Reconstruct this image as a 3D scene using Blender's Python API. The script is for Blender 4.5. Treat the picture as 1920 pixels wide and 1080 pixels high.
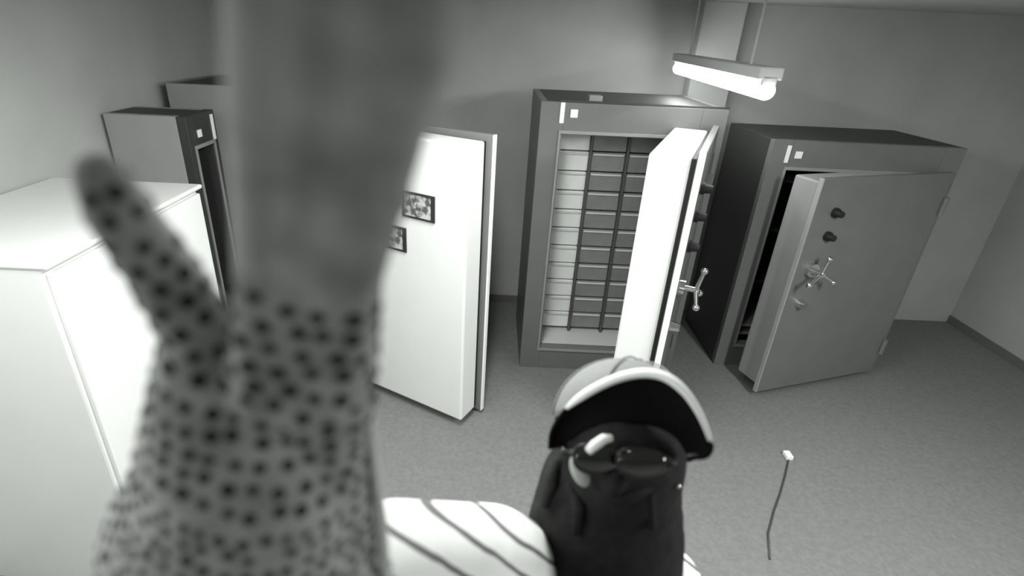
import bpy, bmesh, math, random
from mathutils import Vector, Matrix
from mathutils.bvhtree import BVHTree
random.seed(7)
sc = bpy.context.scene
C = sc.collection
for o in list(bpy.data.objects): bpy.data.objects.remove(o)

# ------------------------------------------------------------------ camera
CAM_H = 2.25
FPX = 1000.0
PITCH = math.radians(25.9)
ROLL = math.radians(2.59)
CU, CV = 908.0, 543.0
cd = bpy.data.cameras.new('security_camera_view')
cam = bpy.data.objects.new('camera', cd); C.objects.link(cam)
cd.sensor_width = 36.0; cd.lens = 36.0 * FPX / 1920
cd.shift_x = (960 - CU) / 1920; cd.shift_y = (CV - 540) / 1920
cd.clip_start = 0.02
cam.matrix_world = (Matrix.Translation((0, 0, CAM_H)) @ Matrix.Rotation(math.pi / 2 - PITCH, 4, 'X') @ Matrix.Rotation(ROLL, 4, 'Z'))
cd.dof.use_dof = True; cd.dof.focus_distance = 2.9; cd.dof.aperture_fstop = 2.6
sc.camera = cam
cm = cam.matrix_world.to_3x3()
KR, KU, KF = cm @ Vector((1, 0, 0)), cm @ Vector((0, 1, 0)), cm @ Vector((0, 0, -1))
def P(u, v, d):
    """world point at distance d along the sight line of photo pixel (u, v)"""
    r = (KF * FPX + KR * (u - CU) - KU * (v - CV)).normalized()
    return Vector((0, 0, CAM_H)) + r * d

# ------------------------------------------------------------------ world, lights, exposure
w = bpy.data.worlds.new('room_air'); sc.world = w; w.use_nodes = True
w.node_tree.nodes['Background'].inputs[0].default_value = (.9, .95, .92, 1)
w.node_tree.nodes['Background'].inputs[1].default_value = 0.25
def area(name, loc, size, power, rot=(0, 0, 0)):
    l = bpy.data.lights.new(name, 'AREA'); l.shape = 'RECTANGLE'; l.size, l.size_y = size; l.energy = power
    l.color = (.97, 1, .975)
    o = bpy.data.objects.new(name, l); C.objects.link(o); o.location = loc; o.rotation_euler = rot
    return o
area('ceiling_fill_light', (-.05, 1.65, 2.44), (.12, 1.3), 26)  # unseen light added overhead to brighten doors and wall, no fixture built
area('left_fill_light', (-1.1, .4, 2.43), (.14, 1.5), 19)  # added fill from the left, unseen and without a fixture
area('rear_fill_light', (2.1, .5, 2.44), (.14, 1.5), 50)  # added fill for the right side of the room, no lamp modelled
vs = sc.view_settings
vs.view_transform = 'Standard'; vs.look = 'None'; vs.gamma = 1; vs.use_curve_mapping = False; vs.exposure = 0.9
sc.display_settings.display_device = 'sRGB'

# ------------------------------------------------------------------ materials
def tint(g): return (g * .985, g * 1.0, g * .975, 1)
def mat(name, g, rough=.6, metal=0, noise=0, nscale=30, bump=0, bscale=200, spec=.5, coat=0):
    m = bpy.data.materials.new(name); m.use_nodes = True
    nt = m.node_tree; b = nt.nodes['Principled BSDF']
    b.inputs['Base Color'].default_value = tint(g); b.inputs['Roughness'].default_value = rough
    b.inputs['Metallic'].default_value = metal; b.inputs['Specular IOR Level'].default_value = spec
    b.inputs['Coat Weight'].default_value = coat
    tc = nt.nodes.new('ShaderNodeTexCoord')
    if noise:
        n = nt.nodes.new('ShaderNodeTexNoise'); n.inputs['Scale'].default_value = nscale; n.inputs['Detail'].default_value = 4
        r = nt.nodes.new('ShaderNodeMapRange'); r.inputs[1].default_value = .3; r.inputs[2].default_value = .7
        mx = nt.nodes.new('ShaderNodeMix'); mx.data_type = 'RGBA'
        mx.inputs[6].default_value = tint(g * (1 - noise)); mx.inputs[7].default_value = tint(min(1, g * (1 + noise)))
        nt.links.new(tc.outputs['Object'], n.inputs['Vector']); nt.links.new(n.outputs[0], r.inputs[0])
        nt.links.new(r.outputs[0], mx.inputs[0]); nt.links.new(mx.outputs[2], b.inputs['Base Color'])
    if bump:
        n2 = nt.nodes.new('ShaderNodeTexNoise'); n2.inputs['Scale'].default_value = bscale
        bp = nt.nodes.new('ShaderNodeBump'); bp.inputs['Strength'].default_value = bump; bp.inputs['Distance'].default_value = .002
        nt.links.new(tc.outputs['Object'], n2.inputs['Vector']); nt.links.new(n2.outputs[0], bp.inputs['Height'])
        nt.links.new(bp.outputs[0], b.inputs['Normal'])
    return m
def emit(name, s):
    m = bpy.data.materials.new(name); m.use_nodes = True; nt = m.node_tree
    b = nt.nodes['Principled BSDF']; b.inputs['Base Color'].default_value = (.9, .9, .9, 1)
    b.inputs['Emission Color'].default_value = (.97, 1, .975, 1); b.inputs['Emission Strength'].default_value = s
    return m
M = dict(
    wall=mat('painted_plaster', .47, .75, noise=.05, nscale=3, bump=.15, bscale=90),
    wall_light=mat('pale_painted_column', .50, .75, noise=.04, nscale=3),
    ceiling=mat('ceiling_paint', .48, .8, noise=.04, nscale=4),
    carpet=mat('short_pile_carpet', .21, .95, noise=.10, nscale=45, bump=.6, bscale=420, spec=.1),
    skirting=mat('skirting_paint', .16, .6),
    grey=mat('grey_enamelled_steel', .17, .42, noise=.05, nscale=5),
    grey_dark=mat('dark_grey_steel', .045, .5, noise=.08, nscale=5),
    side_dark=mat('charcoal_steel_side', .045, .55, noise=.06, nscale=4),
    white=mat('white_enamel', .86, .32, noise=.015, nscale=6),
    lining_grey=mat('pale_grey_enamel', .38, .45, noise=.04, nscale=6),
    interior=mat('interior_steel', .30, .35, noise=.08, nscale=5),
    interior_dark=mat('interior_painted_shade', .03, .6),  # shade of the unlit insides is put into this colour
    drawer_lit=mat('lit_drawer_steel', .8, .35, metal=.1, noise=.06, nscale=5),  # drawer steel with the lamp's light put into the colour
    drawer=mat('brushed_drawer_steel', .26, .30, metal=.25, noise=.14, nscale=7),
    rail=mat('upright_steel', .12, .4, metal=.5),
    pale=mat('pale_shelf', .62, .5),
    chrome=mat('polished_chrome', .8, .15, metal=1),
    black=mat('black_rubber', .012, .55),
    label=mat('white_label', .95, .35),
    ink=mat('black_frame', .02, .4),
    cloth_dark=mat('black_knit', .018, .85, noise=.3, nscale=60, bump=.5, bscale=500, spec=.2),
    trousers=mat('dark_trousers', .03, .9, noise=.1, bump=.3),
    boot=mat('black_leather', .015, .5),
    skin=mat('skin', .42, .55, noise=.04, nscale=40),
    cap=mat('grey_cap_twill', .20, .85, noise=.06, nscale=90, bump=.4, bscale=700),
    cap_edge=mat('lit_brim_edge_white', .9, .6),  # light catching the brim edge is put into this white
    cap_under=mat('black_brim_underside', .004, .9, spec=.1),
    lens=mat('smoked_lens', .006, .06, spec=.8, coat=1),
    glove=mat('grey_knit_glove', .43, .9, noise=.28, nscale=42, bump=.7, bscale=800, spec=.15),
    dot=mat('black_rubber_dot', .012, .6),
    binding=mat('pale_piping', .75, .7),
    fixture=mat('fixture_enamel', .5, .4),
    cable=mat('grey_cable', .06, .5),
    tube=emit('lit_fluorescent_tube', 10.0),
)
# white jacket with dark diagonal stripes
def striped():
    m = mat('white_striped_cloth', .85, .85, spec=.2); nt = m.node_tree; b = nt.nodes['Principled BSDF']
    tc = nt.nodes.new('ShaderNodeTexCoord'); wv = nt.nodes.new('ShaderNodeTexWave')
    wv.bands_direction = 'DIAGONAL'; wv.inputs['Scale'].default_value = 13; wv.inputs['Distortion'].default_value = 1.2
    cr = nt.nodes.new('ShaderNodeValToRGB'); cr.color_ramp.elements[0].position = .04; cr.color_ramp.elements[0].color = tint(.16)
    cr.color_ramp.elements[1].position = .13; cr.color_ramp.elements[1].color = tint(.85)
    nt.links.new(tc.outputs['Object'], wv.inputs['Vector']); nt.links.new(wv.outputs['Fac'], cr.inputs[0])
    nt.links.new(cr.outputs[0], b.inputs['Base Color']); return m
M['stripe'] = striped()
def printed():
    m = mat('printed_sheet', .6, .5); nt = m.node_tree; b = nt.nodes['Principled BSDF']
    tc = nt.nodes.new('ShaderNodeTexCoord'); v = nt.nodes.new('ShaderNodeTexNoise'); v.inputs['Scale'].default_value = 28
    cr = nt.nodes.new('ShaderNodeValToRGB'); cr.color_ramp.elements[0].position = .42; cr.color_ramp.elements[0].color = tint(.10)
    cr.color_ramp.elements[1].position = .6; cr.color_ramp.elements[1].color = tint(.62)
    nt.links.new(tc.outputs['Object'], v.inputs['Vector']); nt.links.new(v.outputs[0], cr.inputs[0])
    nt.links.new(cr.outputs[0], b.inputs['Base Color']); return m
M['print'] = printed()

# ------------------------------------------------------------------ builders
def tag(o, label=None, cat=None, group=None, kind=None):
    if label: o['label'] = label
    if cat: o['category'] = cat
    if group: o['group'] = group
    if kind: o['kind'] = kind
    return o
def empty(name, loc):
    o = bpy.data.objects.new(name, None); C.objects.link(o); o.location = loc; o.empty_display_size = .1
    return o
def wloc(o):
    v = Vector(o.location); p = o.parent
    while p: v += p.location; p = p.parent
    return v
def link(name, me, m, parent=None, smooth=False):
    if m: me.materials.clear(); me.materials.append(m)
    cs = [v.co for v in me.vertices]
    lo = Vector([min(c[i] for c in cs) for i in range(3)]); hi = Vector([max(c[i] for c in cs) for i in range(3)])
    c = (lo + hi) / 2; c.z = lo.z
    me.transform(Matrix.Translation(-c))
    if smooth:
        for p in me.polygons: p.use_smooth = True
    o = bpy.data.objects.new(name, me); C.objects.link(o)
    if parent: o.parent = parent; o.location = c - wloc(parent)
    else: o.location = c
    return o
def bm_mesh(bm, name):
    bmesh.ops.recalc_face_normals(bm, faces=bm.faces)
    me = bpy.data.meshes.new(name); bm.to_mesh(me); bm.free(); return me
class Frame:
    """local frame: x along width, y = outward normal, z up"""
    def __init__(s, o, ex=(1, 0, 0)):
        s.o = Vector(o); s.ex = Vector(ex).normalized(); s.ez = Vector((0, 0, 1)); s.ey = s.ez.cross(s.ex)
    def m(s):
        r = Matrix((s.ex, s.ey, s.ez)).transposed().to_4x4(); return Matrix.Translation(s.o) @ r
WORLD = Frame((0, 0, 0))
def addbox(bm, lo, hi, fr=WORLD, bev=0.0):
    b2 = bmesh.new(); bmesh.ops.create_cube(b2, size=1)
    lo, hi = Vector(lo), Vector(hi)
    for v in b2.verts: v.co = Vector([(lo[i] + hi[i]) / 2 + v.co[i] * (hi[i] - lo[i]) for i in range(3)])
    if bev: bmesh.ops.bevel(b2, geom=list(b2.edges), offset=bev, segments=2, affect='EDGES', profile=.5)
    b2.transform(fr.m()); tmp = bpy.data.meshes.new('t'); b2.to_mesh(tmp); b2.free(); bm.from_mesh(tmp); bpy.data.meshes.remove(tmp)
def box(name, lo, hi, m, parent=None, fr=WORLD, bev=0.004):
    bm = bmesh.new(); addbox(bm, lo, hi, fr, bev); return link(name, bm_mesh(bm, name), m, parent)
def addcyl(bm, a, b, r, r2=None, n=20, cap=True):
    a, b = Vector(a), Vector(b); d = b - a
    q = Vector((0, 0, 1)).rotation_difference(d).to_matrix().to_4x4()
    bmesh.ops.create_cone(bm, cap_ends=cap, segments=n, radius1=r, radius2=r if r2 is None else r2, depth=d.length,
                          matrix=Matrix.Translation((a + b) / 2) @ q)
def addtube(bm, pts, r, n=10):
    pts = [Vector(p) for p in pts]; rings = []
    for i, p in enumerate(pts):
        t = (pts[min(i + 1, len(pts) - 1)] - pts[max(i - 1, 0)]).normalized()
        if i == 0: s = t.orthogonal().normalized()
        else: s = (s - t * s.dot(t)).normalized()
        b = t.cross(s); rr = r[i] if isinstance(r, (list, tuple)) else r
        rings.append([bm.verts.new(p + (s * math.cos(k * 2 * math.pi / n) + b * math.sin(k * 2 * math.pi / n)) * rr) for k in range(n)])
    for a, b in zip(rings, rings[1:]):
        for k in range(n): bm.faces.new((a[k], a[(k + 1) % n], b[(k + 1) % n], b[k]))
    bm.faces.new(rings[0]); bm.faces.new(rings[-1])
def smooth_by_angle(o):
    for p in o.data.polygons: p.use_smooth = True
    try: o.data.set_sharp_from_angle(angle=math.radians(35))
    except Exception: pass
def template(fn):
    b_ = bmesh.new(); fn(b_); b_.verts.ensure_lookup_table()
    r_ = ([v.co.copy() for v in b_.verts], [tuple(v.index for v in f.verts) for f in b_.faces]); b_.free(); return r_
ICO = template(lambda b_: bmesh.ops.create_icosphere(b_, subdivisions=3, radius=1))
def blob(vs_, fs_, T, c, r):
    k = len(vs_); vs_.extend(c + v * r for v in T[0]); fs_.extend(tuple(i + k for i in f) for f in T[1])
def organic(name, chains, balls, voxel, m, parent=None, smooth_it=6, post=None):
    """continuous skin: chains of (point, radius) and ellipsoids, fused by a voxel remesh"""
    vs_, fs_ = [], []
    for ch in chains:
        for (a, ra), (b, rb) in zip(ch, ch[1:]):
            a, b = Vector(a), Vector(b); n = max(2, int((b - a).length / (min(ra, rb) * .30)))
            for i in range(n + 1):
                t = i / n; blob(vs_, fs_, ICO, a.lerp(b, t), ra + (rb - ra) * t)
    for mtx in balls:
        k = len(vs_); vs_.extend(mtx @ v for v in ICO[0]); fs_.extend(tuple(i + k for i in f) for f in ICO[1])
    me = bpy.data.meshes.new(name); me.from_pydata(vs_, [], fs_)
    o = bpy.data.objects.new('tmp', me); C.objects.link(o)
    r = o.modifiers.new('r', 'REMESH'); r.mode = 'VOXEL'; r.voxel_size = voxel
    s = o.modifiers.new('s', 'SMOOTH'); s.iterations = smooth_it; s.factor = .6
    dg = bpy.context.evaluated_depsgraph_get(); me2 = bpy.data.meshes.new_from_object(o.evaluated_get(dg))
    bpy.data.objects.remove(o)
    if post: post(me2)
    return link(name, me2, m, parent, smooth=True)

# ------------------------------------------------------------------ room
XL, XR, YB, YF, ZC = -2.05, 4.3, 4.40, -2.2, 2.50
def struct(o): o['kind'] = 'structure'; return o
struct(box('floor', (XL - .1, YF - .1, -.1), (XR + .1, YB + .1, 0), M['carpet'], bev=0))
struct(box('ceiling', (XL - .1, YF - .1, ZC), (XR + .1, YB + .1, ZC + .1), M['ceiling'], bev=0))
struct(box('wall_back', (XL - .1, YB, 0), (XR + .1, YB + .1, ZC), M['wall'], bev=0))
struct(box('wall_left', (XL - .1, YF, 0), (XL, YB, ZC), M['wall'], bev=0))
struct(box('wall_right', (XR, YF, 0), (XR + .1, YB, ZC), M['wall'], bev=0))
struct(box('wall_front', (XL - .1, YF - .1, 0), (XR + .1, YF, ZC), M['wall'], bev=0))
struct(box('trim_1', (1.46, 4.27, 0), (1.76, YB, ZC), M['wall_light'], bev=.004))       # projecting column
struct(box('trim_2', (XL, YB - .10, 0), (XL + .10, YB, ZC), M['wall_light'], bev=.004))  # corner boxing
struct(box('baseboard_back', (XL + .10, YB - .012, 0), (1.46, YB, .07), M['skirting'], bev=.002))
struct(box('baseboard_left', (XL, YF, 0), (XL + .012, YB - .1, .07), M['skirting'], bev=.002))
struct(box('baseboard_right', (XR - .012, YF, 0), (XR, YB, .07), M['skirting'], bev=.002))

# ------------------------------------------------------------------ fluorescent battens
def batten(name, a, b, label, hang=True, lit=True):
    a, b = Vector(a), Vector(b); mid = (a + b) / 2
    r = empty(name, mid); tag(r, label, 'light')
    d = (b - a).normalized(); s = Vector((0, 0, 1)).cross(d).normalized()
    fr = Frame(a, d); L = (b - a).length
    box('housing', (-.02, -.05, .045), (L + .02, .05, .095), M['fixture'], r, fr, .006)
    bm = bmesh.new(); addcyl(bm, a, b, .038, n=24); bmesh.ops.create_uvsphere(bm, u_segments=24, v_segments=12, radius=.038, matrix=Matrix.Translation(a))
    t = link('tube', bm_mesh(bm, 'tube'), M['tube'] if lit else M['label'], r, smooth=True)
    for k in (0, 1):
        x = -.02 if k == 0 else L
        box('end_cap', (x - .0, -.03, .02), (x + .02, .03, .06), M['fixture'], r, fr, .003)
    if hang:
        for t_ in (.15, .85):
            p = a.lerp(b, t_); bm = bmesh.new(); addcyl(bm, (p.x, p.y, p.z + .09), (p.x, p.y, ZC), .006, n=10)
            link('hanger_rod', bm_mesh(bm, 'rod'), M['fixture'], r)
    return r
batten('ceiling_light', (1.17, 2.46, 2.065), (1.30, 4.10, 2.065), 'lit white fluorescent tube light hanging below the ceiling beside the pale column')

# ------------------------------------------------------------------ armoured cabinets
def dial(fr, x, z, y, r, name, m, parent):
    bm = bmesh.new(); q = fr.m()
    addcyl(bm, q @ Vector((x, y, z)), q @ Vector((x, y + .018, z)), r * 1.25, n=24)
    addcyl(bm, q @ Vector((x, y + .018, z)), q @ Vector((x, y + .055, z)), r, r * .8, n=24)
    o = link(name, bm_mesh(bm, name), m, parent); smooth_by_angle(o); return o
def make_door(root, hinge, free_dir, width, z0, z1, thick, mirror, plate_m, lining_m, hardware, plate_t=.035, outer_m=None):
    """door: steel plate; a thick pale lining sits on its inner side.  Local x runs hinge -> free edge, y = inner side"""
    fr = Frame(hinge, free_dir)
    if mirror: fr.ey = -fr.ey
    pl = box('door', (0, -plate_t, z0), (width, 0, z1), plate_m, root, fr, .004)
    box('gasket', (.035, 0, z0 + .035), (width - .035, .022, z1 - .035), M['black'], pl, fr, .002)
    box('lining', (.03, .022, z0 + .028), (width - .028, thick, z1 - .03), lining_m, pl, fr, .012)
    box('edge_trim', (width - .001, -plate_t, z0), (width + .008, -.004, z1), M['label'] if lining_m is M['white'] else M['lining_grey'], pl, fr, .002)
    q = fr.m()
    for zz in (z0 + .22, z1 - .22):
        bm = bmesh.new(); addcyl(bm, q @ Vector((-.006, -plate_t - .012, zz - .06)), q @ Vector((-.006, -plate_t - .012, zz + .06)), .016, n=16)
        h = link('hinge', bm_mesh(bm, 'hinge'), M['grey'], pl); smooth_by_angle(h)
    if hardware:
        OFF = hardware.get('off', .17)
        f2 = Frame(hinge, free_dir); f2.ey = -fr.ey
        for zz in hardware['knobs']:
            dial(f2, width - .16, zz, plate_t, .024, 'lock_dial', M['black'], pl)
        z = hardware['handle']
        m2 = f2.m(); bm = bmesh.new()
        c = m2 @ Vector((width - OFF, plate_t, z))
        addcyl(bm, c, m2 @ Vector((width - OFF, plate_t + .03, z)), .045, n=28)
        addcyl(bm, m2 @ Vector((width - OFF, plate_t + .03, z)), m2 @ Vector((width - OFF, plate_t + .10, z)), .016, n=16)
        for a in (90, 210, 330):
            ar = math.radians(a); dx, dz = math.cos(ar) * .11, math.sin(ar) * .11
            p0 = m2 @ Vector((width - OFF, plate_t + .085, z)); p1 = m2 @ Vector((width - OFF + dx, plate_t + .105, z + dz))
            addcyl(bm, p0, p1, .012, .010, n=12)
            bmesh.ops.create_uvsphere(bm, u_segments=14, v_segments=10, radius=.019, matrix=Matrix.Translation(p1))
        h = link('handle', bm_mesh(bm, 'handle'), M['chrome'], pl); h['label'] = 'chrome three-spoke handle'; smooth_by_angle(h)
        bm = bmesh.new(); c2 = z - .24
        addcyl(bm, m2 @ Vector((width - OFF, plate_t, c2)), m2 @ Vector((width - OFF, plate_t + .05, c2)), .03, .022, n=20)
        k = link('key_escutcheon', bm_mesh(bm, 'k'), M['chrome'], pl); smooth_by_angle(k)
    return pl, fr
def make_cabinet(label, x0, x1, y0, y1, H, ox0, ox1, oz0, oz1, depth_in, side_m, frame_m, inner_m, ledges=True, fr=None):
    """front frame on local plane y=y0 facing -y"""
    fr = fr or WORLD
    c = fr.m() @ Vector(((x0 + x1) / 2, (y0 + y1) / 2, 0))
    r = empty('armoured_cabinet', c); tag(r, label, 'cabinet')
    ft = .05
    box('side_panel', (x0, y0 + ft, 0), (x0 + .045, y1, H), side_m, r, fr)
    box('side_panel', (x1 - .045, y0 + ft, 0), (x1, y1, H), side_m, r, fr)
    box('top_panel', (x0 + .045, y0 + ft, H - .045), (x1 - .045, y1, H), M['side_dark'], r, fr)  # dark colour put in to hold back the lamp's brightness on top
    box('base_panel', (x0 + .045, y0 + ft, 0.0), (x1 - .045, y1, .05), side_m, r, fr)
    box('back_panel', (x0 + .045, y1 - .03, .05), (x1 - .045, y1, H - .045), side_m, r, fr)
    box('stile', (x0, y0, 0), (ox0, y0 + ft, H), frame_m, r, fr, .003)
    box('stile', (ox1, y0, 0), (x1, y0 + ft, H), frame_m, r, fr, .003)
    box('top_rail', (ox0, y0, oz1), (ox1, y0 + ft, H), frame_m, r, fr, .003)
    box('sill_rail', (ox0, y0, 0), (ox1, y0 + ft, oz0), frame_m, r, fr, .003)
    yi = y0 + depth_in
    box('inner_wall', (ox0 - .02, y0 + ft, oz0 - .02), (ox0 + .004, yi, oz1 + .02), inner_m, r, fr, 0)
    box('inner_wall', (ox1 - .004, y0 + ft, oz0 - .02), (ox1 + .02, yi, oz1 + .02), inner_m, r, fr, 0)
    box('inner_roof', (ox0, y0 + ft, oz1 - .004), (ox1, yi, oz1 + .02), inner_m, r, fr, 0)
    box('inner_back', (ox0, yi - .01, oz0), (ox1, yi, oz1), inner_m, r, fr, 0)
    if ledges:
        for nm, lo, hi in (('rebate_strip', (ox0 - .022, y0 - .010, oz1 + .004), (ox1 + .022, y0 + .0, oz1 + .024)),
                       ('rebate_strip', (ox0 - .022, y0 - .010, oz0 - .032), (ox1 + .022, y0, oz0 - .012)),
                       ('rebate_strip', (ox0 - .022, y0 - .010, oz0 - .012), (ox0 - .008, y0, oz1 + .004)),
                       ('rebate_strip', (ox1 + .008, y0 - .010, oz0 - .012), (ox1 + .022, y0, oz1 + .004))):
            box(nm, lo, hi, M['interior'], r, fr, .002)
    return r

# --- cabinet in the middle with the door standing open towards the room
B = make_cabinet('grey steel cabinet in the middle, open and showing its lit drawers', .288, 1.41, 3.346, 4.12, 1.885, .43, 1.255, .185, 1.70, .36, M['grey'], M['grey'], M['interior'])
box('inner_floor', (.43, 3.396, .15), (1.255, 3.70, .185), M['pale'], B, bev=0)
box('hinge_label', (.405, 3.338, 1.765), (.432, 3.346, 1.885), M['label'], B, bev=.002)['label'] = 'white upright strip at the frame corner'
box('number_plate', (.468, 3.338, 1.80), (.512, 3.346, 1.848), M['label'], B, bev=.002)['label'] = 'small square white plate'
box('top_lug', (.58, 3.40, 1.885), (.66, 3.47, 1.925), M['interior'], B, bev=.004)
box('top_lip', (.40, 3.352, 1.885), (1.41, 3.372, 1.897), M['grey_dark'], B, bev=.002)
# drawers: three columns on the recessed back
cols = [(.436, .655), (.675, .90), (.92, 1.245)]
rows = 11; z0d, z1d = .21, 1.69; hh = (z1d - z0d) / rows
proto = {}
for ci, (a, b) in enumerate(cols):
    for k in range(rows):
        zz = z0d + k * hh
        if ci not in proto:
            bm = bmesh.new(); addbox(bm, (a, 3.605, zz + .005), (b, 3.69, zz + hh - .004), bev=.004)
            addbox(bm, (a + .01, 3.594, zz + hh - .024), (b - .01, 3.606, zz + hh - .012), bev=.002)
            d = link('drawer', bm_mesh(bm, 'drawer'), M['drawer_lit'] if ci == 0 else M['drawer'], B)
            d.data.materials.append(M['pale'])
            ym = max(v.co.y for v in d.data.vertices)
            for f in d.data.polygons: f.material_index = int(ym - f.center.y > .086)
            proto[ci] = (d, Vector(d.location))
        else:
            d = proto[ci][0].copy(); C.objects.link(d); d.location = proto[ci][1] + Vector((0, random.uniform(-.004, .004), k * hh))
for x in (.665, .91): box('upright', (x - .009, 3.585, .185), (x + .009, 3.69, 1.70), M['rail'], B, bev=.002)
DBdir = Vector((-.40, -.905, 0))
dB, frB = make_door(B, (1.315, 3.30, 0), DBdir, .97, .10, 1.80, .215, True, M['grey'], M['white'],
                    dict(knobs=(1.61, 1.47, 1.31), handle=1.08))

# --- cabinet on the right
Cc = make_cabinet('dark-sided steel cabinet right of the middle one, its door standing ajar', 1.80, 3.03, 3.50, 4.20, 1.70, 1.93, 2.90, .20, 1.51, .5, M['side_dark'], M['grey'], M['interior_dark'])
box('hinge_label', (1.895, 3.492, 1.56), (1.92, 3.50, 1.67), M['label'], Cc, bev=.002)['label'] = 'white upright strip at the frame corner'
box('number_plate', (1.955, 3.492, 1.59), (2.0, 3.50, 1.635), M['label'], Cc, bev=.002)
for zz in (.24, .31): box('shelf', (1.94, 3.56, zz), (2.88, 3.98, zz + .02), M['interior'], Cc, bev=.003)
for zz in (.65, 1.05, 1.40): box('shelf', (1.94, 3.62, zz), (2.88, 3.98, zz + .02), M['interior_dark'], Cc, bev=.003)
dC, frC = make_door(Cc, (2.94, 3.46, 0), Vector((-.95, -.32, 0)), 1.07, .05, 1.56, .20, True, M['grey'], M['lining_grey'],
                    dict(knobs=(1.35, 1.2), handle=.98, off=.115))

# --- cabinet D at the left of the back wall, door swung wide, white lining to the camera
Dd = make_cabinet('grey steel cabinet behind the raised glove, with the wide open white-lined door', -1.98, -.90, 3.40, 4.12, 1.885, -1.52, -1.02, .185, 1.70, .5, M['grey'], M['lining_grey'], M['interior'])
DDdir = Vector((1.0, -.56, 0))
dD, frD = make_door(Dd, (-.97, 3.32, 0), DDdir, 1.12, .03, 1.775, .185, True, M['grey'], M['white'], None)

# framed notices on the white lining of that door
def ray_on_lining(u, v, off):
    n = frD.ey; p0 = frD.m() @ Vector((0, off, 0))
    o = Vector((0, 0, CAM_H)); d = (P(u, v, 1) - o); t = (p0 - o).dot(n) / d.dot(n)
    return frD.m().inverted() @ (o + d * t)
def notice(u0, v0, w_, h_, label):
    """top right corner seen at photo pixel (u0, v0)"""
    a = ray_on_lining(u0, v0, .186); x1, z1 = a.x, a.z; x0, z0 = x1 - w_, z1 - h_
    c = frD.m() @ Vector(((x0 + x1) / 2, .186, z0))
    r = empty('framed_notice', c); tag(r, label, 'notice')
    box('sheet', (x0 + .006, .186, z0 + .006), (x1 - .006, .190, z1 - .006), M['print'], r, frD, 0)
    for lo, hi in (((x0, .186, z1 - .010), (x1, .196, z1)), ((x0, .186, z0), (x1, .196, z0 + .010)), ((x0, .186, z0 + .01), (x0 + .012, .196, z1 - .01)), ((x1 - .022, .186, z0 + .01), (x1, .196, z1 - .01))):
        box('frame_bar', lo, hi, M['ink'], r, frD, .001)
notice(816, 369, .215, .145, 'upper black-framed notice fixed to the white door lining')
notice(762, 428, .215, .145, 'lower black-framed notice on the white door lining, mostly behind the glove')

# --- slim dark cabinet on the left wall (local x = world y)
frA = Frame((-1.60, 0, 0), (0, 1, 0))
A = make_cabinet('slim charcoal steel cabinet standing against the left wall', 2.86, 3.17, 0, .43, 1.78, 2.92, 3.10, .15, 1.60, .35, M['lining_grey'], M['grey_dark'], M['interior_dark'], True, frA)
box('hinge_label', (3.115, -.008, 1.62), (3.14, 0, 1.76), M['label'], A, frA, .002)
box('number_plate', (2.95, -.008, 1.66), (2.99, 0, 1.70), M['label'], A, frA, .002)
# --- low white cabinet in front of it
q = P(374, 345, 1) - Vector((0, 0, CAM_H)); t = -1.35 / q.x; ec = Vector((0, 0, CAM_H)) + q * t
r = empty('low_white_cabinet', (-1.72, ec.y - .35, 0)); tag(r, 'low white enamelled cabinet by the left wall, partly behind the thumb', 'cabinet')
box('body', (-2.03, ec.y - .95, .06), (-1.37, ec.y, ec.z - .02), M['white'], r, bev=.01)
box('top', (-2.04, ec.y - .96, ec.z - .02), (-1.34, ec.y + .005, ec.z), M['white'], r, bev=.008)
box('plinth', (-2.02, ec.y - .92, 0), (-1.42, ec.y - .03, .06), M['grey_dark'], r, bev=.002)
for a, b in ((ec.y - .94, ec.y - .48), (ec.y - .47, ec.y - .01)):
    d_ = box('door', (-1.37, a, .08), (-1.35, b, ec.z - .04), M['white'], r, bev=.006)
    bm = bmesh.new(); yy = b - .06 if a < ec.y - .6 else a + .06
    addtube(bm, [(-1.35, yy, ec.z * .62), (-1.325, yy, ec.z * .63), (-1.325, yy, ec.z * .70), (-1.35, yy, ec.z * .71)], .006)
    link('handle', bm_mesh(bm, 'h'), M['chrome'], d_, True)

# --- cable and plug on the carpet at the right
pts = [Vector((1.876, 2.479, .006)), Vector((1.78, 2.33, .006)), Vector((1.69, 2.20, .006)), Vector((1.597, 2.075, .006)), Vector((1.50, 1.93, .006)), Vector((1.44, 1.78, .006))]
r = empty('floor_cable', pts[0]); tag(r, 'thin dark cable lying on the carpet right of the capped person', 'cable')
bm = bmesh.new(); addtube(bm, pts, .0045); link('cord', bm_mesh(bm, 'cord'), M['cable'], r, True)
p = box('plug', (1.86, 2.47, 0), (1.90, 2.53, .03), M['label'], r, bev=.006); p['label'] = 'white plug'

# ------------------------------------------------------------------ person in the cap
person = empty('person', (.20, .70, 0))
tag(person, 'person in pale cap, dark glasses and black face covering, reaching with a grey knit glove', 'person')
head_c = P(1158, 862, .815); hood0 = P(1140, 930, .86); hood1 = P(1132, 1000, .90)
ns = Vector((.185, .62, 1.46))
shR, elR, wrR = P(918, 1056, .80), P(735, 1056, .62), P(470, 1110, .42)
shL = Vector((.34, .63, 1.38)); elL = Vector((.44, .66, 1.10)); wrL = Vector((.42, .56, .86))
hipR, hipL = Vector((.10, .70, .92)), Vector((.30, .70, .92))
knR, knL = Vector((.08, .69, .50)), Vector((.34, .71, .50))
anR, anL = Vector((.08, .74, .09)), Vector((.36, .76, .09))
handR = P(560, 720, .285)
def ell(c, r, rot=None):
    return Matrix.Translation(c) @ (rot or Matrix()) @ Matrix.Diagonal((r[0], r[1], r[2], 1))
rt = (Matrix((KR, KU, -KF)).transposed()).to_4x4()      # axes square to the face that looks up
tiltm = rt @ Matrix.Rotation(math.radians(-18), 4, 'Z')
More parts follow.
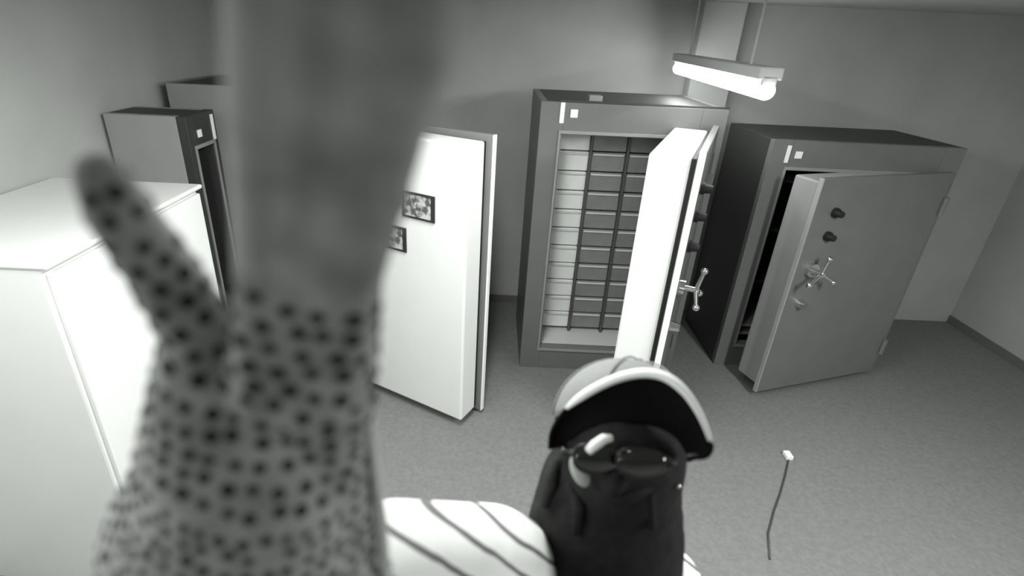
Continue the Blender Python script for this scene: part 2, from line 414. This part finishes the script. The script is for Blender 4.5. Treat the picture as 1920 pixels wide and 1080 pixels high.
body_chains = [
    [(head_c, .075), (P(1150, 930, .87), .055), (ns, .062), (Vector((.19, .65, 1.27)), .115), (Vector((.20, .68, 1.08)), .105), (Vector((.20, .70, .95)), .12)],
    [(ns, .06), (shR, .050), (elR, .040), (wrR, .030), (handR, .024)],
    [(ns, .06), (shL, .055), (elL, .042), (wrL, .030), (wrL + Vector((-.01, -.03, -.09)), .026)],
    [(Vector((.20, .70, .97)), .11), (hipR, .09), (knR, .058), (anR, .042), (anR + Vector((0, -.15, -.045)), .034)],
    [(Vector((.20, .70, .97)), .11), (hipL, .09), (knL, .058), (anL, .042), (anL + Vector((0, -.15, -.045)), .034)]]
for k in range(4):
    a = wrL + Vector((-.01, -.03, -.09)); body_chains.append([(a, .012), (a + Vector((-.015 + .0 * k, -.035 + .02 * k, -.05)), .0095), (a + Vector((-.03, -.035 + .02 * k, -.085 - .006 * (k in (1, 2)))), .008)])
body_chains.append([(wrL + Vector((-.01, -.05, -.05)), .012), (wrL + Vector((-.03, -.085, -.09)), .0095)])
body = organic('body', body_chains, [ell(head_c, (.074, .10, .088), tiltm)], .009, M['skin'], person, 3)
bal = organic('balaclava', [[(head_c, .088), (hood0, .104), (hood1, .116), (P(1128, 1060, .95), .12)]],
              [ell(head_c, (.090, .108, .10), tiltm), ell(P(1150, 900, .725), (.016, .022, .022), tiltm), ell(P(1045, 905, .80), (.02, .05, .03), tiltm)],
              .006, M['cloth_dark'], person, 4)
# folds in the knit
bm = bmesh.new()
for pl_ in (((1070, 905, .77), (1085, 945, .765), (1080, 1000, .79)), ((1240, 880, .76), (1215, 925, .755), (1222, 990, .785)), ((1120, 925, .745), (1180, 935, .74), (1235, 905, .755)), ((1045, 860, .775), (1035, 905, .785), (1020, 950, .80))):
    addtube(bm, [P(x[0], x[1], x[2] - .012) for x in pl_], [.004, .010, .005], 8)
link('fabric_fold', bm_mesh(bm, 'folds'), M['cloth_dark'], bal, True)
jk = organic('jacket', [[(ns + Vector((0, .03, -.13)), .085), (Vector((.19, .65, 1.25)), .14), (Vector((.20, .68, 1.05)), .135), (Vector((.20, .70, .93)), .14)],
                        [(ns + Vector((0, .02, -.10)), .06), (shR, .076), (elR, .063), (P(560, 1092, .50), .05)],
                        [(ns + Vector((0, 0, -.08)), .06), (shL, .068), (elL, .056), (wrL + Vector((0, 0, .03)), .044)]], [], .010, M['stripe'], person, 4)
tr = organic('trousers', [[(Vector((.20, .70, .95)), .125), (hipR, .10), (knR, .072), (anR + Vector((0, 0, .0)), .066)],
                          [(Vector((.20, .70, .95)), .125), (hipL, .10), (knL, .072), (anL + Vector((0, 0, .0)), .066)]], [], .012, M['trousers'], person, 4)
for an in (anR, anL):
    def flat(me):
        for v in me.vertices:
            if v.co.z < .003: v.co.z = .003
    organic('boot', [[(an + Vector((0, .01, .05)), .056), (an + Vector((0, 0, -.04)), .05), (an + Vector((0, -.17, -.055)), .04)]], [], .008, M['boot'], person, 3, flat)

# cap
crown_c = P(1170, 797, .868)
def cutcrown(me):
    pass
bm = bmesh.new()
bmesh.ops.create_uvsphere(bm, u_segments=48, v_segments=28, radius=1)
cu = (rt @ Matrix.Rotation(math.radians(-20), 4, 'Z')).to_3x3()
upv = (cu @ Vector((0, 1, -.35))).normalized(); sdv = (cu @ Vector((1, 0, 0))).normalized(); fwv = upv.cross(sdv) * -1
mm = Matrix((sdv, fwv, upv)).transposed().to_4x4()
for v in list(bm.verts):
    if v.co.z < -.30: bm.verts.remove(v)
for v in bm.verts:
    a = math.atan2(v.co.y, v.co.x); v.co *= 1 - .012 * (abs(math.cos(3 * a)) < .12)
bm.transform(Matrix.Translation(crown_c) @ mm @ Matrix.Diagonal((.106, .118, .100, 1)))
cap = link('cap', bm_mesh(bm, 'crown'), M['cap'], person, True)
so = cap.modifiers.new('s', 'SOLIDIFY'); so.thickness = .003; so.offset = 1
bm = bmesh.new(); bmesh.ops.create_uvsphere(bm, u_segments=16, v_segments=8, radius=.008, matrix=Matrix.Translation(crown_c + upv * .102))
link('button', bm_mesh(bm, 'b'), M['cap'], cap, True)
bm = bmesh.new()
for k in range(3):
    a = math.pi * k / 3 + .2; pts = []
    for i in range(-11, 12):
        t = i / 11 * 1.75; l = Vector((math.sin(t) * math.cos(a) * .1085, math.sin(t) * math.sin(a) * .1205, math.cos(t) * .1035)); pts.append(crown_c + mm.to_3x3() @ l)
    addtube(bm, pts, .0014, 6)
link('seam', bm_mesh(bm, 's'), M['cap'], cap, True)
outer = [(1031, 842, .745), (1034, 812, .742), (1048, 785, .735), (1070, 760, .725), (1110, 732, .708), (1160, 709, .692), (1208, 700, .680), (1250, 708, .674), (1285, 735, .672), (1312, 775, .676), (1330, 818, .690), (1333, 842, .700), (1322, 856, .71), (1298, 858, .722)]
inner = [(1062, 838, .755), (1066, 828, .752), (1078, 818, .746), (1095, 808, .74), (1120, 800, .734), (1150, 794, .73), (1180, 793, .728), (1210, 796, .728), (1236, 802, .730), (1256, 812, .733), (1270, 824, .738), (1278, 836, .744), (1284, 846, .75), (1288, 856, .755)]
def curve(ctrl, n):
    ps = [P(*c) for c in ctrl]; out = []
    for i in range(n + 1):
        t = i / n * (len(ps) - 1); k = min(int(t), len(ps) - 2); f = t - k
        p0, p1, p2, p3 = ps[max(k - 1, 0)], ps[k], ps[k + 1], ps[min(k + 2, len(ps) - 1)]
        out.append(.5 * ((2 * p1) + (p2 - p0) * f + (2 * p0 - 5 * p1 + 4 * p2 - p3) * f * f + (3 * p1 - p0 - 3 * p2 + p3) * f ** 3))
    return out
N = 48; oc, ic = curve(outer, N), curve(inner, N)
def brim(offset, name, m, inset=0):
    bm = bmesh.new(); R_ = 9; g = []
    for j in range(R_ + 1):
        f = j / R_ * (1 - inset); row = []
        for i in range(N + 1):
            p = ic[i].lerp(oc[i], f); bul = math.sin(f * math.pi) * .010 * math.sin(math.pi * i / N)
            row.append(bm.verts.new(p + KF * (bul + offset)))
        g.append(row)
    for j in range(R_):
        for i in range(N): bm.faces.new((g[j][i], g[j][i + 1], g[j + 1][i + 1], g[j + 1][i]))
    me = bm_mesh(bm, name); o = link(name, me, m, cap, True)
    s_ = o.modifiers.new('s', 'SOLIDIFY'); s_.thickness = .0022; s_.offset = 0; return o
brim(.0035, 'brim', M['cap'])['label'] = 'pale top side of the brim'
brim(0.0, 'brim_underside', M['cap_under'])['label'] = 'black underside of the turned-up brim'
bm = bmesh.new(); seg = oc[int(N * .22):int(N * .83)]; n_ = len(seg)
addtube(bm, [p + KF * .002 for p in seg], [.0058 * min(1, .45 + 1.6 * min(i / n_ * 3, 1)) * (1 if i < n_ * .6 else 1 - .62 * (i / n_ - .6) / .4) for i in range(n_)], 12)  # white tube stands for the brim edge lit from above
link('brim_lit_edge', bm_mesh(bm, 'bb'), M['cap_edge'], cap, True)['label'] = 'light on the brim edge, shaped as a white tube'
bm = bmesh.new(); addtube(bm, oc[:int(N * .23)], .003, 10)
link('brim_piping', bm_mesh(bm, 'bp'), M['cap_under'], cap, True)
bm = bmesh.new(); addtube(bm, oc[int(N * .82):], .003, 10)
link('brim_piping', bm_mesh(bm, 'bp'), M['cap_under'], cap, True)

# glasses
gl = empty('glasses_tmp', (0, 0, 0)); bpy.data.objects.remove(gl)
bm = bmesh.new()
def sg(x): return math.copysign(abs(x) ** .7, x)
def loop(c, a, b, n=28, dz=0):
    return [c + (KR * sg(math.cos(2 * math.pi * i / n)) * a + KU * sg(math.sin(2 * math.pi * i / n)) * b - KU * .12 * a * math.cos(2 * math.pi * i / n)) for i in range(n + 1)]
g1, g2 = P(1122, 862, .700), P(1205, 870, .698)
for g in (g1, g2): addtube(bm, loop(g, .031, .018), .0014, 8)
addtube(bm, [g1 + KR * .028 + KU * .006, (g1 + g2) / 2 + KU * .010 - KF * .003, g2 - KR * .028 + KU * .006], .0024, 8)
addtube(bm, [g1 - KR * .029 + KU * .008, P(1066, 845, .74), P(1045, 850, .80)], .003, 8)
addtube(bm, [g2 + KR * .029 + KU * .008, P(1262, 868, .735), P(1275, 865, .80)], .003, 8)
glasses = link('glasses', bm_mesh(bm, 'g'), M['ink'], person, True)
for g in (g1, g2):
    bm = bmesh.new(); bmesh.ops.create_uvsphere(bm, u_segments=28, v_segments=16, radius=1, matrix=Matrix.Translation(g + KF * .002) @ rt @ Matrix.Diagonal((.031, .0185, .007, 1)))
    link('lens', bm_mesh(bm, 'l'), M['lens'], glasses, True)
bm = bmesh.new(); addtube(bm, [P(1103, 846, .693), P(1115, 835, .690), P(1132, 823, .690), P(1147, 821, .694)], [.0055, .0065, .0062, .004], 12)  # lamp reflection on the glasses, built as a white strip
link('lens_glint', bm_mesh(bm, 'bb'), M['label'], glasses, True)['label'] = 'lamp glint on the glasses, shaped as a white strip'
bm = bmesh.new(); bmesh.ops.create_uvsphere(bm, u_segments=20, v_segments=14, radius=1, matrix=Matrix.Translation(P(1087, 884, .708)) @ rt @ Matrix.Rotation(math.radians(24), 4, 'Z') @ Matrix.Diagonal((.0105, .021, .007, 1)))
link('cheek', bm_mesh(bm, 'c'), M['skin'], person, True)['label'] = 'strip of pale bare cheek'
for u, v, rr in ((1058, 838, .0035), (1178, 842, .003), (1272, 912, .003), (1258, 898, .004)):  # chrome beads added as small glints
    bm = bmesh.new(); bmesh.ops.create_uvsphere(bm, u_segments=10, v_segments=8, radius=rr, matrix=Matrix.Translation(P(u, v, .742 if u < 1200 and u > 1100 else .76)))
    link('glint_bead', bm_mesh(bm, 's'), M['chrome'], bal, True)

# ------------------------------------------------------------------ gloved hand raised to the camera
axis = [P(455, 1180, .46), P(500, 1000, .385), P(535, 860, .325), P(565, 730, .285), P(582, 610, .25), P(592, 530, .234)]
def wid(i): return (.078, .076, .058, .045, .040, .038)[i]
ch = []
ch.append([(P(440, 1190, .47), .078), (P(468, 1000, .40), .080), (P(490, 880, .35), .062), (P(510, 760, .31), .034)])
ch.append([(P(560, 1190, .46), .070), (P(600, 1000, .385), .040), (P(610, 870, .335), .030), (P(618, 760, .29), .020), (P(640, 640, .262), .013)])
kn = [(497, 505, .235), (557, 492, .226), (615, 495, .222), (662, 515, .224)]
mid = [(492, 330, .200), (570, 300, .188), (655, 300, .184), (722, 320, .186)]
dis = [(486, 120, .172), (583, 90, .162), (686, 90, .158), (778, 115, .158)]
tip = [(478, -70, .158), (590, -130, .148), (706, -120, .144), (812, -70, .146)]
pal = [(500, 790, .30), (545, 800, .302), (590, 800, .302), (630, 790, .30)]
for a, b, c, d, e in zip(pal, kn, mid, dis, tip):
    ch.append([(P(*a), .020), (P(*b), .0125), (P(*c), .0105), (P(*d), .0100), (P(*e), .0080)])
ch.append([(P(430, 850, .335), .045), (P(405, 735, .305), .030), (P(375, 620, .285), .0165), (P(300, 500, .268), .0145), (P(225, 400, .255), .0125), (P(188, 330, .248), .0095)])
for rg in (((520, 580, .230), (600, 470, .2105), (720, 360, .186)), ((600, 600, .236), (680, 470, .211), (748, 385, .188)), ((470, 480, .216), (560, 390, .199), (640, 300, .176)), ((455, 640, .262), (448, 700, .268), (470, 770, .275))):
    ch.append([(P(*x), .0042) for x in rg])
BV = {}
def grab(me):
    BV['t'] = BVHTree.FromPolygons([v.co.copy() for v in me.vertices], [tuple(p.vertices) for p in me.polygons])
glove = organic('glove', ch, [ell(P(575, 640, .262), (.028, .045, .012), rt), ell(P(418, 790, .31), (.026, .045, .028), rt)], .0030, M['glove'], person, 5, grab)
glove['label'] = 'grey knit glove with dark grip dots'
def dots(path, pitch, rd, rings_from=None):
    """staggered rubber dots printed round the limb whose axis is PATH"""
    bm_ = bmesh.new(); n = 0
    L = [0]
    for a, b in zip(path, path[1:]): L.append(L[-1] + (b - a).length)
    s = 0; row = 0
    while s < L[-1]:
        k = max(i for i in range(len(path) - 1) if L[i] <= s); f = (s - L[k]) / (L[k + 1] - L[k])
        o = path[k].lerp(path[k + 1], f); t = (path[k + 1] - path[k]).normalized()
        e1 = t.cross(KF).normalized(); e2 = t.cross(e1)
        ring = []
        for i in range(240):
            a = i * math.pi / 120; d = e1 * math.cos(a) + e2 * math.sin(a)
            h = BV['t'].ray_cast(o, d, .2); ring.append(h)
        acc = pitch * (.5 if row % 2 else 0); last = None
        for h in ring:
            if h[0] is None: last = None; continue
            if last is not None: acc += min((h[0] - last).length, pitch)
            last = h[0]
            if acc >= pitch:
                acc -= pitch; nn = h[1]
                j = Vector((random.uniform(-1, 1), random.uniform(-1, 1), random.uniform(-1, 1))) * pitch * .16
                h2 = BV['t'].find_nearest(h[0] + j)
                yield h2[0], h2[1]
        s += pitch * .866; row += 1
DOT = template(lambda b_: bmesh.ops.create_uvsphere(b_, u_segments=8, v_segments=4, radius=1))
dv, df, seen = [], [], []
thumb = [P(400, 720, .305), P(375, 620, .285), P(300, 500, .268), P(225, 400, .255), P(190, 335, .249)]
for path, pitch, rd in ((axis[:2], .0092, .0027), (axis[1:3], .0100, .0031), (axis[2:4], .0112, .0035), (axis[3:], .0130, .0040), (thumb, .0130, .0038)):
    for p, n in dots(path, pitch, rd):
        if all((p - x).length > pitch * .68 for x in seen):
            seen.append(p.copy()); k = len(dv); rr = rd * random.uniform(.8, 1.1)
            q_ = Vector((0, 0, 1)).rotation_difference(n).to_matrix()
            dv.extend(p + q_ @ Vector((v.x * rr, v.y * rr, v.z * rr * .3)) for v in DOT[0]); df.extend(tuple(i + k for i in f) for f in DOT[1])
me = bpy.data.meshes.new('grip_dots'); me.from_pydata(dv, [], df)
gd = link('grip_dots', me, M['dot'], glove, True); gd['kind'] = 'stuff'; gd['label'] = 'dark rubber dots'
bm = bmesh.new(); addtube(bm, [P(694, 700, .270), P(692, 770, .285), P(697, 830, .300), P(706, 900, .322), P(716, 970, .345), P(722, 1050, .37), P(724, 1130, .40)], [.0012, .002, .0028, .003, .003, .003, .003], 10)
link('piping', bm_mesh(bm, 'pp'), M['binding'], glove, True)['label'] = 'pale piping along the cuff'
